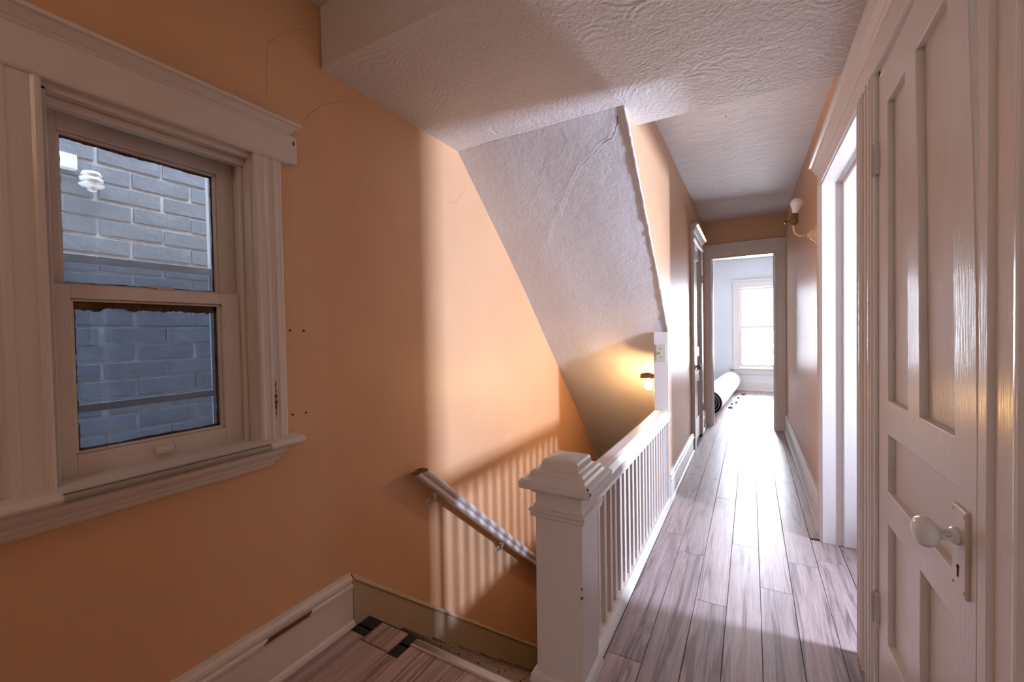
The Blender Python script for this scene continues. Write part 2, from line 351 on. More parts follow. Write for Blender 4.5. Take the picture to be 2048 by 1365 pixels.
def slope_strip(path, w):
    vs = []; n = len(path)
    for i, (x, y) in enumerate(path):
        a, c = path[max(0, i-1)], path[min(n-1, i+1)]; t = Vector((c[0]-a[0], (c[1]-a[1])*1.4, 0)).normalized(); k = w*(1.15-i/n)*crn.uniform(.5, 1.2)
        for sgn in (1, -1):
            xx = x - sgn*t.y*k; yy = y + sgn*t.x*k/1.4; vs.append(Vector((xx, yy, slope_z(yy))) + nrm*.0066)
    return MB().add(vs, [(2*k, 2*k+1, 2*k+3, 2*k+2) for k in range(n-1)]).build('crack', M_['crackp'], stair_ceiling)
slope_strip(_cr[:44], .0022)
# ragged plaster bead along the slope's hall-side edge
bp = []
for k in range(60):
    y = 1.99 + (3.10-1.99)*k/59; bp.append((XH+.002+crn.uniform(-.002, .002), y, slope_z(y)-.002+crn.uniform(-.002, .002)))
tb = MB(); tb.tube(bp, [.007+crn.uniform(-.002, .002) for _ in bp], 8)
st(tb.build('trim_corner_bead', M_['plas2']), 'ragged white plaster bead along the sloping edge of the hall wall', 'trim')

# floors: dark underlay with single laminate planks on it
f1 = MB()
f1.box(-1.45, XR2, YB, 1.20, -.04, -.0095); f1.box(-1.45, -1.15, 1.19, 1.255, -.04, -.0095); f1.box(-.60, XR2, 1.20, YE2+.1, -.04, -.0095)
floor = st(f1.build('floor', M_['sub']), 'landing and hallway floor of greyed oak laminate planks over a dark underlay', 'floor')
pr_ = random.Random(5)
def plank(x0, x1, y0, y1, parent, mat='plank'):
    g = .0009
    return MB().box(x0+g, x1-g, y0+g, y1-g, -.009, 0).build('plank', M_[mat], parent, bevel=.0012, seg=1)
cols = [(-.603, -.4755, [-1.5, .2, 1.235]), (-.4755, -.348, [-1.5, .25, 1.525, 2.6, 3.76, 4.95, 5.9]), (-.348, -.2205, [-1.5, -.1, 1.13, 2.412, 3.69, 4.9, 5.9]),
        (-.2205, -.0965, [-1.5, -.6, .72, 2.007, 3.30, 4.57, 5.9]), (-.0965, .031, [-1.5, .1, 1.33, 2.624, 3.9, 5.2, 5.9]),
        (.031, .158, [-1.5, -.3, .95, 2.237, 3.5, 4.75, 5.9]), (.158, .2865, [-1.5, .0, 1.26, 2.545, 3.845, 5.1, 5.9]), (.2865, .352, [-1.5, .5, 1.934])]
for x0, x1, ys in cols:
    for a, b_ in zip(ys, ys[1:]): plank(x0, x1, a, b_, floor)
for a, b_ in ((2.90, 4.1), (4.1, 5.3), (5.3, 5.75)): plank(.2865, .352, a, b_, floor)
# landing planks with the unfinished corner by the stair edge
for x0, x1, ys in [(-1.432, -1.346, [-1.5, -.1, 1.148]), (-1.346, -1.202, [-1.5, .2, 1.128]), (-1.346, -1.202, [1.132, 1.242]), (-1.202, -1.148, [-1.5, .0, 1.126]),
                   (-1.148, -1.02, [-1.5, .4, 1.198]), (-1.02, -.893, [-1.5, -.3, .95, 1.198]), (-.893, -.765, [-1.5, .15, 1.198]), (-.765, -.603, [-1.5, -.4, .8, 1.198])]:
    for a, b_ in zip(ys, ys[1:]): plank(x0, x1, a, b_, floor)
f2 = MB(); f2.box(XR2, 1.95, 1.86, 4.6, -.04, -.0095); f2.box(1.05, 1.95, 1.5, 1.86, -.04, -.0095)
floor2 = st(f2.build('floor_side_room', M_['sub']), 'plank floor of the room behind the open right-hand doorway, unseen boards whitened to bounce light', 'floor')
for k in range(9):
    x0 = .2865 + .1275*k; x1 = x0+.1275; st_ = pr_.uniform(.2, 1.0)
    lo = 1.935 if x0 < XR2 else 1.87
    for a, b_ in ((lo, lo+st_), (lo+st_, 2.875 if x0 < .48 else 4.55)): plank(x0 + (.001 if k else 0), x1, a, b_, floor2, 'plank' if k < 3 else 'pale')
f3 = MB(); f3.box(-1.44, 1.8, YE2+.1, YF, -.04, -.0095)
floor3 = st(f3.build('floor_end_room', M_['sub']), 'glaring plank floor of the room at the end of the hallway', 'floor')
for k in range(20):
    x0 = -1.1135 + .1275*k; y = 5.9; 
    ys = [y, y+pr_.uniform(.3, 1.2)]
    while ys[-1] < 8.3: ys.append(ys[-1]+1.26)
    ys.append(9.24)
    for a, b_ in zip(ys, ys[1:]): plank(x0, x0+.1275, a, b_, floor3)
f4 = MB(); f4.box(-1.455, XS, 1.0, 5.3, -2.7, -2.6)
st(f4.build('floor_stair_foot', M_['tread']), 'dark floor at the foot of the stairs', 'floor')

# ------------------------------------------------------------------ window on the left wall
W1 = empty('window_1', (XL, .58, .84), 'old cream painted sash window in the peach wall looking onto grey brick', 'window', 'structure')
def casing(y0, y1, z0, z1, name='casing'):
    xf = XL; w = y1-y0
    pr = [(xf, y0), (xf+.022, y0), (xf+.026, y0+.006), (xf+.026, y0+.012), (xf+.021, y0+.018), (xf+.021, y0+w*.36), (xf+.025, y0+w*.40), (xf+.025, y0+w*.48), (xf+.020, y0+w*.53),
          (xf+.020, y0+w*.66), (xf+.026, y0+w*.70), (xf+.026, y0+w*.80), (xf+.022, y0+w*.84), (xf+.022, y1-.006), (xf+.018, y1), (xf, y1)]
    return MB().prism(pr, FZ, z0, z1).build(name, M_['trim'], W1)
casing(.818, .914, .845, 1.815); casing(.318, .214, .845, 1.815)
for y0, y1, x0, x1 in ((.335, .346, -1.62, XL+.004), (.814, .825, -1.62, XL+.004)): MB().box(x0, x1, y0, y1, .84, 1.80).build('jamb', M_['trim'], W1)
for y0, y1 in ((.346, .358), (.802, .814)): MB().box(-1.512, -1.494, y0, y1, .845, 1.795).build('stop_bead', M_['trim'], W1, .003)
MB().box(-1.62, XL+.004, .335, .825, 1.795, 1.815).build('head_jamb', M_['trimy'], W1)
MB().box(-1.512, -1.480, .346, .814, 1.775, 1.795).build('stop_bead', M_['trimy'], W1, .003)
MB().box(XL, XL+.024, .150, .974, 1.820, 1.918).build('head_casing', M_['trimy'], W1, .002)
MB().prism([(XL, 1.812), (XL+.027, 1.812), (XL+.030, 1.816), (XL+.027, 1.821), (XL, 1.821)], FY, .19, .94).build('head_bead', M_['trimy'], W1)
crown = [(XL, 1.914), (XL+.026, 1.914), (XL+.030, 1.920), (XL+.036, 1.924), (XL+.046, 1.934), (XL+.052, 1.940), (XL+.060, 1.942), (XL+.060, 1.952), (XL, 1.955)]
mx = lambda p: max(0, p[0]-XL-.024)*.9
MB().prism(crown, FY, .150, .940, lambda p: -mx(p), mx).build('crown_cap', M_['trimy'], W1)
stool = [(-1.62, .815), (XL+.058, .818), (XL+.068, .824), (XL+.071, .832), (XL+.066, .840), (XL+.056, .845), (-1.62, .852)]
so = MB(); so.prism([(p, q) for p, q in stool], FY, .335, .825)
so.prism([(max(p, XL), q) for p, q in stool], FY, .165, .948); so.build('stool', M_['trimy'], W1, .003)
apron = [(XL, .752), (XL+.012, .752), (XL+.017, .760), (XL+.019, .768), (XL+.024, .772), (XL+.026, .782), (XL+.034, .790), (XL+.040, .800), (XL+.040, .808), (XL+.048, .818), (XL, .818)]
MB().prism(apron, FY, .262, .840, lambda p: -(p[0]-XL)*1.5, lambda p: (p[0]-XL)*1.5).build('apron', M_['trimy'], W1)
def sash(name, xf, y0, y1, z0, z1, iy0, iy1, iz0, iz1, pane_m, dirt):
    d = .034; mb = MB()
    mb.box(xf-d, xf, y0, iy0, z0, z1); mb.box(xf-d, xf, iy1, y1, z0, z1); mb.box(xf-d, xf, iy0, iy1, z0, iz0); mb.box(xf-d, xf, iy0, iy1, iz1, z1)
    s = mb.build(name, M_['trim'], W1, .0015)
    # moulded sticking then the ragged putty rim round the pane
    for a0, a1, b0, b1 in ((iy0, iy0+.007, iz0, iz1), (iy1-.007, iy1, iz0, iz1), (iy0, iy1, iz0, iz0+.007), (iy0, iy1, iz1-.007, iz1)):
        MB().box(xf-d+.004, xf-.010, a0, a1, b0, b1).build('glazing_bead', M_['trim'], s, .002)
    rg = random.Random(int(z0*1000)); 
    def rim(p0, p1, inn, base):
        n = 70; mb2 = MB(); out = []; w_ = 1.0
        for k in range(n+1):
            t = k/n; a = Vector(p0).lerp(Vector(p1), t); w_ = .75*w_ + .25*rg.random()*2 if k else 1.0; h = base*(.35 + .55*w_ + .22*rg.random()) * (1.0 if dirt else .7); out.append((a, a+Vector(inn)*h))
        xs = xf-d+.010
        vs = [(xs, q.x, q.y) for a, c in out for q in (a, c)] + [(xs-.004, q.x, q.y) for a, c in out for q in (a, c)]
        N2 = 2*(n+1); fs = [(2*k, 2*k+1, 2*k+3, 2*k+2) for k in range(n)] + [(N2+2*k, N2+2*k+2, N2+2*k+3, N2+2*k+1) for k in range(n)] + [(2*k+1, N2+2*k+1, N2+2*k+3, 2*k+3) for k in range(n)]
        mb2.add(vs, fs); mb2.build('putty_rim', M_['sashdirt'], s)
    j = .005
    rim((iy0+j, iz1-j), (iy1-j, iz1-j), (0, -1), .022 if dirt else .011); rim((iy0+j, iz0+j), (iy1-j, iz0+j), (0, 1), .007)
    rim((iy0+j, iz0+j), (iy0+j, iz1-j), (1, 0), .007); rim((iy1-j, iz0+j), (iy1-j, iz1-j), (-1, 0), .008)
    MB().box(xf-d+.004, xf-d+.0075, iy0+.002, iy1-.002, iz0+.002, iz1-.002).build('pane', pane_m, s)
    return s
lo_s = sash('lower_sash', -1.515, .347, .813, .842, 1.343, .393, .749, .902, 1.308, M_['pane'], True)
up_s = sash('upper_sash', -1.553, .347, .813, 1.31, 1.795, .388, .765, 1.345, 1.746, M_['paneup'], False)
MB().box(-1.538, -1.515, .575, .618, 1.343, 1.347).prism([(-1.534, .56), (-1.520, .56), (-1.518, .60), (-1.522, .618), (-1.532, .618)], FZ, 1.347, 1.354).build('sash_lock', M_['ironp'], W1, .001)
MB().prism([(-1.515, .866), (-1.505, .862), (-1.503, .874), (-1.508, .884), (-1.515, .886)], FY, .555, .60).build('sash_lift', M_['trimy'], W1, .001)
sto = MB()
sto.box(-1.655, -1.635, .33, .36, .80, 1.83); sto.box(-1.655, -1.635, .775, .83, .80, 1.83); sto.box(-1.655, -1.635, .33, .83, 1.80, 1.83)
sto.box(-1.655, -1.635, .36, .775, .80, .825); sto.box(-1.655, -1.635, .36, .775, 1.418, 1.440); sto.box(-1.650, -1.637, .36, .775, 1.29, 1.302); sto.box(-1.660, -1.638, .36, .775, .995, 1.016)
sf = sto.build('storm_frame', M_['storm'], W1, .002)
MB().box(-1.646, -1.643, .355, .78, .82, 1.425).build('storm_pane', M_['stormpane'], sf)

wr_ = random.Random(21); sm = MB(); n_ = 22; vs = []
for k in range(n_+1):
    z = .915 + .135*k/n_; w0 = .005*(.25+wr_.random())*math.sin(math.pi*(k+.4)/(n_+.8)); c0 = .869+wr_.uniform(-.001, .001); vs += [(XL+.0255, c0-w0, z), (XL+.0255, c0+w0, z)]
sm.add(vs, [(2*k, 2*k+1, 2*k+3, 2*k+2) for k in range(n_)]).build('worn_patch', M_['sashdirt'], W1)
MB().lathe([(.0062, 0), (.005, .0008), (.001, .001)], (XL+.024, .962, 1.893), (1, 0, 0), 10, False, (.6, 1.5)).build('knot_hole', M_['sashdirt'], W1)
# neighbour's brick wall across the gap
XN = -2.40
nb = MB(); nb.box(XN-.25, XN-.010, -2.5, 6, -2.7, 5.5)
wn_ = st(nb.build('wall_neighbor', M_['mortar']), 'grey painted brick wall of the next house seen through the window', 'wall')
bw, bh, mj = .218, .065, .0115
bmesh_ = MB().box(0, .045, 0, bw, 0, bh)
first = bmesh_.build('brick', M_['brick'], wn_, bevel=.003, seg=1); cnt = 0
for rI in range(25):
    z = .42 + rI*(bh+mj)
    for cI in range(9):
        y = .03 + cI*(bw+mj) - (.5*(bw+mj) if rI % 2 else 0)
        o = first if cnt == 0 else copy_part(first, wn_, (0, 0, 0)); cnt += 1
        o.location = (XN-.045+pr_.uniform(-.003, .003), y+pr_.uniform(-.005, .005), z+pr_.uniform(-.002, .002)); o.rotation_euler = (0, 0, pr_.uniform(-.008, .008))
gi = empty('wire_insulator', (XN, .60, 1.9), 'white ribbed porcelain wire insulator fixed to the neighbour brick wall', 'insulator')
gz, gy = 1.862, .684
MB().lathe([(.006, -.055), (.016, -.05), (.010, -.042), (.034, -.035), (.040, -.028), (.024, -.020), (.036, -.013), (.036, -.004), (.024, .004), (.033, .012), (.026, .024)], (XN+.05, gy, gz), (0, 0, 1), 20).build('insulator_body', M_['porc'], gi)
MB().tube([(XN-.01, gy-.02, gz+.01), (XN+.05, gy, gz+.01)], .008).build('pin', M_['porc'], gi)
MB().box(XN-.005, XN+.03, .585, .650, 1.888, 1.948).build('bracket', M_['porc'], gi, .004)

# ------------------------------------------------------------------ baseboards
def base_prof(x, s, h=.215):
    return [(x, 0), (x+s*.030, 0), (x+s*.030, .008), (x+s*.026, .018), (x+s*.018, .024), (x+s*.018, h-.065), (x+s*.023, h-.060), (x+s*.024, h-.048), (x+s*.017, h-.042),
            (x+s*.017, h-.036), (x+s*.022, h-.030), (x+s*.020, h-.018), (x+s*.010, h-.010), (x+s*.008, h), (x, h)]
bl = st(MB().prism(base_prof(XL, 1), FY, YB, 1.172).build('baseboard_left', M_['trimy']), 'tall cream moulded baseboard under the window wall, chipped to bare wood', 'baseboard')
MB().prism([(XL+.0185, .158), (XL+.0255, .160), (XL+.0255, .171), (XL+.0185, .173)], FY, .80, .985, lambda p: (p[1]-.158)*1.5, lambda p: (p[1]-.173)*1.2).build('bare_wood_gouge', M_['rawwood'], bl)
st(MB().prism(base_prof(XR, -1, .2), FY, 2.965, YE).build('baseboard_right', M_['trimy']), 'cream moulded baseboard along the right side of the hallway', 'baseboard')
hb = MB(); hb.prism(base_prof(XH, 1, .2), FY, 3.085, 4.445); hb.prism(base_prof(XH, 1, .2), FY, 5.305, YE)
st(hb.build('baseboard_hall', M_['trimy']), 'cream moulded baseboard along the left side of the hallway', 'baseboard')
st(MB().prism([(YF, 0), (YF-.03, 0), (YF-.03, .015), (YF-.018, .025), (YF-.018, .17), (YF-.010, .2), (YF, .21)], FX, -1.4, 1.7).build('baseboard_far', M_['trimy']), 'white baseboard under the bright window of the end room', 'baseboard')

# ------------------------------------------------------------------ stairs
SC = empty('staircase', (-1.0, 1.25, -.2), 'steep stair flight going down along the peach wall beside the newel post', 'staircase', 'structure')
rise, run = .186, .2135
for k in range(14):
    z = -rise*k; y = 1.235 + run*k
    if k:
        t = MB().box(-1.436, XS-.006, y-run-.0, y-.002, z-.03, z).build('tread', M_['tread'], SC)
        ns = MB().prism([(y-.050, z), (y-.048, z+.004), (y-.004, z+.005), (y+.006, z+.002), (y+.008, z-.022), (y+.004, z-.024), (y+.000, z-.006), (y-.05, z)], FX, -1.435, XS-.006).build('nosing_strip', M_['bronze'], t)
        if k < 7:
            sc_ = MB()
            for q in range(9): sc_.lathe([(.004, 0), (.004, .0015)], (-1.40+.1*q, y-.012, z+.0052), (0, 0, 1), 8, False)
            so_ = sc_.build('nosing_screws', M_['dark'], t); so_['kind'] = 'stuff'
    MB().box(-1.436, XS-.006, y-.025, y-.006, z-rise, z-.03 if k else -.012).build('riser', M_['tread'], SC)
ns = MB().prism([(1.200, .001), (1.202, .004), (1.228, .005), (1.236, .001), (1.238, -.022), (1.233, -.024), (1.229, -.006), (1.20, -.004)], FX, -1.147, XS+.0).build('landing_nosing', M_['alu'], SC)
MB().prism([(1.196, 0), (1.196, .004), (1.202, .0065), (1.202, 0)], FX, -1.147, XS).build('nosing_lip', M_['plate'], ns)
sk = [(1.174, .212), (1.174, -.035), (1.24, -.035), (1.5, -.45), (4.2, -2.75), (4.5, -2.6)]
MB().prism([(1.176, .200), (1.176, -.30), (4.2, -2.9), (4.2, .200-.842*3.024)], FX, XL, XL+.018).build('skirt_board', M_['skirt'], SC)
MB().prism([(0, 0), (.016, 0), (.019, .006), (.016, .013), (.010, .018), (.006, .024), (0, .026)], lambda p, q, t: (XL+p+.004, t, q+.188-.842*(t-1.176)), 1.176, 4.2).build('skirt_moulding', M_['skirt'], SC)

# ------------------------------------------------------------------ balustrade
BA = empty('stair_balustrade', (-.55, 1.36, 0), 'cream painted balustrade with square capped newel post at the stair head', 'balustrade')
ncx, ncy = -.5665, 1.3625
def lean(v): return Vector((v.x + .010*max(0, v.z), v.y, v.z))
def tiers(prof): # (half width, z) square lathe
    mb = MB(); vs = []
    for h, z in prof: vs += [(ncx-h, ncy-h, z), (ncx+h, ncy-h, z), (ncx+h, ncy+h, z), (ncx-h, ncy+h, z)]
    n = len(prof); fs = [(4*i+k, 4*i+(k+1) % 4, 4*i+4+(k+1) % 4, 4*i+4+k) for i in range(n-1) for k in range(4)] + [(3, 2, 1, 0), tuple(4*(n-1)+k for k in range(4))]
    return mb.add(vs, fs)
nw = tiers([(.0825, -.5), (.0825, .68)]).build('newel_post', M_['trim'], BA, .003, lean)
tiers([(.0825, .572), (.090, .574), (.095, .579), (.096, .585), (.092, .589), (.098, .593), (.100, .599), (.097, .604), (.088, .607), (.084, .618), (.0825, .62)]).build('neck_moulding', M_['trim'], nw, .001, lean)
tiers([(.0825, .655), (.090, .657), (.094, .663), (.100, .668), (.106, .672), (.122, .675), (.124, .680), (.124, .700), (.120, .706), (.104, .709), (.097, .716), (.094, .726), (.088, .733), (.074, .735), (.068, .740), (.065, .757), (.060, .764), (.050, .768), (.02, .773)]).build('cap', M_['trim'], nw, .002, lean)
tiers([(.0825, 0), (.100, 0), (.100, .006), (.096, .030), (.089, .040), (.0825, .045)]).build('plinth', M_['trim'], nw, .002)
for cxx, cyy, czz, rr in ((-.437, 1.246, .690, .006), (-.441, 1.243, .706, .004), (-.480, 1.282, .364, .004), (-.480, 1.282, .334, .005)):
    MB().lathe([(.0005, -rr*1.6), (rr*.8, -rr*.7), (rr, 0), (rr*.7, rr*.9), (.0005, rr*1.5)], (cxx-.001, cyy+.001, czz), (0, 0, 1), 7, False).build('paint_chip', M_['rawwood'], nw)
rail_p = [(-.592, .575), (-.596, .62), (-.588, .634), (-.573, .642), (-.528, .642), (-.512, .637), (-.500, .625), (-.492, .618), (-.490, .590), (-.494, .568), (-.505, .560), (-.580, .560)]
MB().prism(rail_p, FY, 1.44, 3.094).build('handrail', M_['trimy'], BA, .003)
MB().prism([(-.585, 0), (-.476, 0), (-.476, .006), (-.481, .016), (-.490, .025), (-.502, .030), (-.585, .030)], FY, 1.44, 3.094).build('bottom_rail', M_['trimy'], BA, .002)
b0 = MB().box(-.535, -.512, 1.478, 1.506, .026, .566).build('baluster', M_['trim'], BA, .002)
for k in range(1, 21):
    copy_part(b0, BA, (pr_.uniform(-.0015, .0015), .0772*k, 0))
# wall end post with switch
st(MB().box(-.594, -.4985, 3.078, 3.101, 0, 1.183).build('trim_wall_end', M_['trim'], None, .002), 'cream board capping the wall end where the stair rail dies, holding the switch', 'trim')
sw = empty('light_switch', (-.546, 3.078, 1.036), 'ivory toggle light switch on the wall end above the rail', 'light switch')
MB().box(-.580, -.512, 3.070, 3.0785, .976, 1.095).build('plate', M_['plate'], sw, .003)
MB().prism([(3.070, 1.028), (3.056, 1.026), (3.055, 1.034), (3.070, 1.046)], FX, -.551, -.541).build('toggle', M_['plate'], sw, .001)
for z in (1.006, 1.066): MB().lathe([(.0035, 0), (.0035, .0015)], (-.546, 3.0702, z), (0, -1, 0), 10, False).build('screw', M_['dark'], sw)

# ------------------------------------------------------------------ handrail on the wall
HR = empty('wall_handrail', (XL, 1.53, .5), 'cream moulded handrail with raw cut end, bracketed to the peach stair wall', 'handrail')
hs = -.842; dl = math.hypot(1, hs); ry, rz = 1/dl, hs/dl
def hrf(p, q, t): return (XL+.055+p, 1.54 + t*ry - q*rz, .545 + t*rz + q*ry)
hp = [(-.026, -.030), (-.018, -.036), (.014, -.036), (.022, -.028), (.020, -.010), (.029, .000), (.032, .012), (.026, .022), (.012, .029), (-.012, .029), (-.028, .022), (-.032, .010), (-.028, .0), (-.022, -.012)]
rl = MB().prism(hp, hrf, .02, 3.3, lambda p: 1.0*p[1]).build('rail', M_['trim'], HR, .0025)
MB().prism([(p*.96, q*.96) for p, q in hp], hrf, .0175, .021, lambda p: 1.0*p[1], lambda p: 1.0*p[1]).build('cut_end', M_['rawwood'], rl)
for t in (.20, 1.05, 2.2):
    P = Vector(hrf(-.006, -.036, t))
    bk = MB().tube([P, P+Vector((0, 0, -.018)), P+Vector((-.014, 0, -.045)), (XL+.004, P.y, P.z-.058)], [.007, .008, .008, .012])
    bk.lathe([(.020, 0), (.020, .003), (.014, .006)], (XL, P.y, P.z-.06), (1, 0, 0), 16)
    bk.box(P.x-.01, P.x+.012, P.y-.022, P.y+.022, P.z-.003, P.z+.004); bk.build('bracket', M_['trim'], HR)

# ------------------------------------------------------------------ stairwell lamp
SL = empty('stair_lamp', (XS, 3.20, .86), 'lit bare bulb in a painted holder on the stairwell wall end', 'lamp')
lx, ly, lz = -.655, 3.19, .862
MB().lathe([(.026, 0), (.026, .006), (.016, .012), (.012, .028), (.0, .03)], (XS, ly, lz), (-1, 0, 0), 20).build('back_plate', M_['brass'], SL)
MB().prism([(-.712, .845), (-.618, .845), (-.610, .852), (-.600, .856), (-.600, .868), (-.622, .872), (-.640, .880), (-.672, .884), (-.690, .878), (-.708, .876)], FY, ly-.016, ly+.016).build('holder', M_['rawwood'], SL, .004)
bu = MB().lathe([(.010, .0), (.013, -.006), (.013, -.018), (.020, -.030), (.027, -.045), (.029, -.060), (.024, -.077), (.012, -.087), (.002, -.089)], (lx, ly, .846), (0, 0, 1), 20).build('bulb', M_['bulbon'], SL)
lp = bpy.data.lights.new('stair_bulb_light', 'POINT'); lp.energy = 105; lp.color = (1.0, .56, .20); lp.shadow_soft_size = .028
lo = bpy.data.objects.new('stair_bulb_light', lp); COL.objects.link(lo); lo.parent = SL; lo.location = (lx-XS, ly-3.20, .775-.86)

# warm fill light added behind the viewer, shaped as an unseen ceiling globe
LL = empty('landing_fill', (-.55, -.95, 2.475), 'added globe on the landing ceiling behind the viewer, giving warm fill light', 'lamp')
MB().lathe([(.09, 0), (.09, -.02), (.07, -.03)], (-.55, -.95, 2.475), (0, 0, 1), 24).build('base', M_['brass'], LL)
MB().lathe([(.07, -.03), (.10, -.05), (.115, -.085), (.10, -.125), (.06, -.15), (.002, -.158)], (-.55, -.95, 2.475), (0, 0, 1), 24).build('globe', emit('fill_globe', (1.0, .88, .76), 12), LL)
lp = bpy.data.lights.new('landing_fill_light', 'POINT'); lp.energy = 8; lp.color = (1.0, .80, .60); lp.shadow_soft_size = .12
lo = bpy.data.objects.new('landing_fill_light', lp); COL.objects.link(lo); lo.parent = LL; lo.location = (0, 0, -.30)

# ------------------------------------------------------------------ right wall: twin doorway trim
T1 = empty('trim_doorways', (XR, 2.0, 0), 'cream fluted casings and crowned head shared by the two right-hand doorways', 'trim', 'structure')
XF = .336
def rcasing(y0, y1, z0, z1, flutes):
    pts = [(XR, y0), (XF+.002, y0), (XF, y0+.004)]
    w = y1-y0
    for f0, f1 in flutes:
        a, b_ = y0+f0*w, y0+f1*w; pts += [(XF, a), (XF-.006, a+.004), (XF-.007, (a+b_)/2), (XF-.006, b_-.004), (XF, b_)]
    pts += [(XF, y1-.004), (XF+.002, y1), (XR, y1)]
    return MB().prism(pts, FZ, z0, z1).build('casing', M_['trim'], T1)
rcasing(2.868, 2.962, .0, 1.985, [(.05, .25), (.42, .58), (.78, .95)])
rcasing(1.712, 1.935, .0, 1.985, [(.03, .10), (.16, .26), (.34, .40), (.60, .66), (.74, .84), (.90, .97)])
rcasing(.86, 1.016, .0, 1.985, [(.06, .20), (.62, .70)])
MB().box(XF-.004, XR, .86, 2.965, 1.978, 2.062).build('head_casing', M_['trimy'], T1, .002)
cr = [(XR, 2.055), (XF-.006, 2.055), (XF-.009, 2.062), (XF-.013, 2.066), (XF-.013, 2.074), (XF-.026, 2.096), (XF-.030, 2.108), (XF-.039, 2.112), (XF-.040, 2.129), (XR, 2.131)]
MB().prism(cr, FY, .86, 2.962, None, lambda p: max(0, XF-p[0])).build('crown', M_['trimy'], T1)
MB().box(XF+.004, XR2+.01, 2.862, 2.884, 0, 1.99).build('jamb', M_['trim'], T1, .002)
MB().box(XF+.004, XR2+.01, 1.926, 1.944, 0, 1.99).build('jamb', M_['trim'], T1, .002)
MB().box(XF+.004, XR2+.01, 1.93, 2.88, 1.972, 1.992).build('head_jamb', M_['trimy'], T1, .002)
MB().box(.430, XR2+.01, 2.846, 2.863, 0, 1.975).build('door_stop', M_['trim'], T1, .006)
MB().box(.430, XR2+.01, 1.943, 1.960, 0, 1.975).build('door_stop', M_['trim'], T1, .006)
MB().box(.430, XR2+.01, 1.94, 2.862, 1.957, 1.973).build('door_stop', M_['trimy'], T1, .006)
MB().box(XR2-.005, XR2+.02, 2.86, 2.96, 0, 2.05).build('casing', M_['trim'], T1, .003)
MB().box(XF+.012, XR2, 1.694, 1.714, 0, 1.985).build('jamb', M_['trim'], T1, .001)
MB().box(XF+.012, XR2, 1.018, 1.032, 0, 1.985).build('jamb', M_['trim'], T1, .001)
MB().box(XF+.012, XR2, 1.02, 1.71, 1.962, 1.985).build('head_jamb', M_['trimy'], T1, .001)

def panel_door(root, xf, s, y0, y1, z0, z1, panels, warp=None, rec=.016, th=.036):
    """frame of stiles and rails with recessed panels; s = direction the face looks in X; panels = (ya, yb, za, zb)"""
    ys = sorted({y0, y1} | {v for p in panels for v in p[:2]}); zs = sorted({z0, z1} | {v for p in panels for v in p[2:]})
    mb = MB(); a, b_ = sorted((xf, xf-s*th))
    for i in range(len(ys)-1):
        for j in range(len(zs)-1):
            ym, zm = (ys[i]+ys[i+1])/2, (zs[j]+zs[j+1])/2
            if not any(p[0] < ym < p[1] and p[2] < zm < p[3] for p in panels):
                # split tall cells so that a warp bends them smoothly
                n = max(1, int((zs[j+1]-zs[j])/.25)) if warp else 1
                for q in range(n): mb.box(a, b_, ys[i], ys[i+1], zs[j]+(zs[j+1]-zs[j])*q/n, zs[j]+(zs[j+1]-zs[j])*(q+1)/n)
    bm_o = mb.build('stiles_and_rails', M_['trim'], root, 0, warp)
    me = bm_o.data; bm = bmesh.new(); bm.from_mesh(me); bmesh.ops.remove_doubles(bm, verts=bm.verts, dist=1e-5)
    seen = {}
    for f in bm.faces: seen.setdefault(tuple(sorted(v.index for v in f.verts)), []).append(f)
    bmesh.ops.delete(bm, geom=[f for fs in seen.values() if len(fs) > 1 for f in fs], context='FACES_ONLY'); bm.to_mesh(me); bm.free()
    md = bm_o.modifiers.new('edge', 'BEVEL'); md.width = .0025; md.segments = 2; md.limit_method = 'ANGLE'
    for p in panels:
        pa, pb = sorted((xf-s*rec, xf-s*(th-.006))); f0 = xf-s*rec; e = .022
        pm = MB().box(pa, pb, p[0]-.002, p[1]+.002, p[2]-.002, p[3]+.002)
        if False:
            m0, m1 = sorted((f0, f0+s*.005)); q = .028
            pm.box(m0, m1, p[0]+q, p[1]-q, p[2]+q, p[3]-q)
        po = pm.build('panel', M_['trim'], root, .003, warp)
    return bm_o
XD = .345
def warp1(v):
    t = (1.69-v.y)/.65; k = max(0, (v.z-1.10)/.85)
    return Vector((v.x - .020*t*k*(.6+.4*k), v.y, v.z))
D1 = empty('door_1', (XD, 1.37, 0), 'closed cream five-panel door with white oval knob, nearest on the right', 'door', 'structure')
panel_door(D1, XD, -1, 1.042, 1.694, .012, 1.950, [(1.420, 1.598, .982, 1.838), (1.138, 1.334, .982, 1.838), (1.138, 1.598, .715, .883), (1.420, 1.598, .262, .620), (1.138, 1.328, .262, .620)], warp1)
for z in (1.71, .315):
    hg = MB().lathe([(.0045, -.048), (.0065, -.045), (.0065, .045), (.0045, .048)], (XF-.004, 1.702, z), (0, 0, 1), 12)
    for q in (-.030, -.010, .010, .030): hg.lathe([(.0075, -.0085), (.0075, .0085)], (XF-.004, 1.702, z+q), (0, 0, 1), 12, False)
    hg.box(XF-.002, XD+.001, 1.684, 1.704, z-.045, z+.045); hg.box(XF-.003, XF+.001, 1.703, 1.722, z-.045, z+.045); hg.build('hinge', M_['ironp'], D1)
es = MB().box(XD-.006, XD+.002, 1.068, 1.129, .692, .856).build('escutcheon', M_['trim'], D1, .003)
MB().lathe([(.0042, 0), (.0042, .001)], (XD-.0062, 1.1, .741), (-1, 0, 0), 12, False).box(XD-.0070, XD-.006, 1.098, 1.102, .722, .74).build('keyhole', M_['dark'], es)
for yy in (1.074, 1.123):
    for zz in (.703, .845): MB().lathe([(.003, 0), (.003, .001)], (XD-.0062, yy, zz), (-1, 0, 0), 10, False).build('screw', M_['ironp'], es)
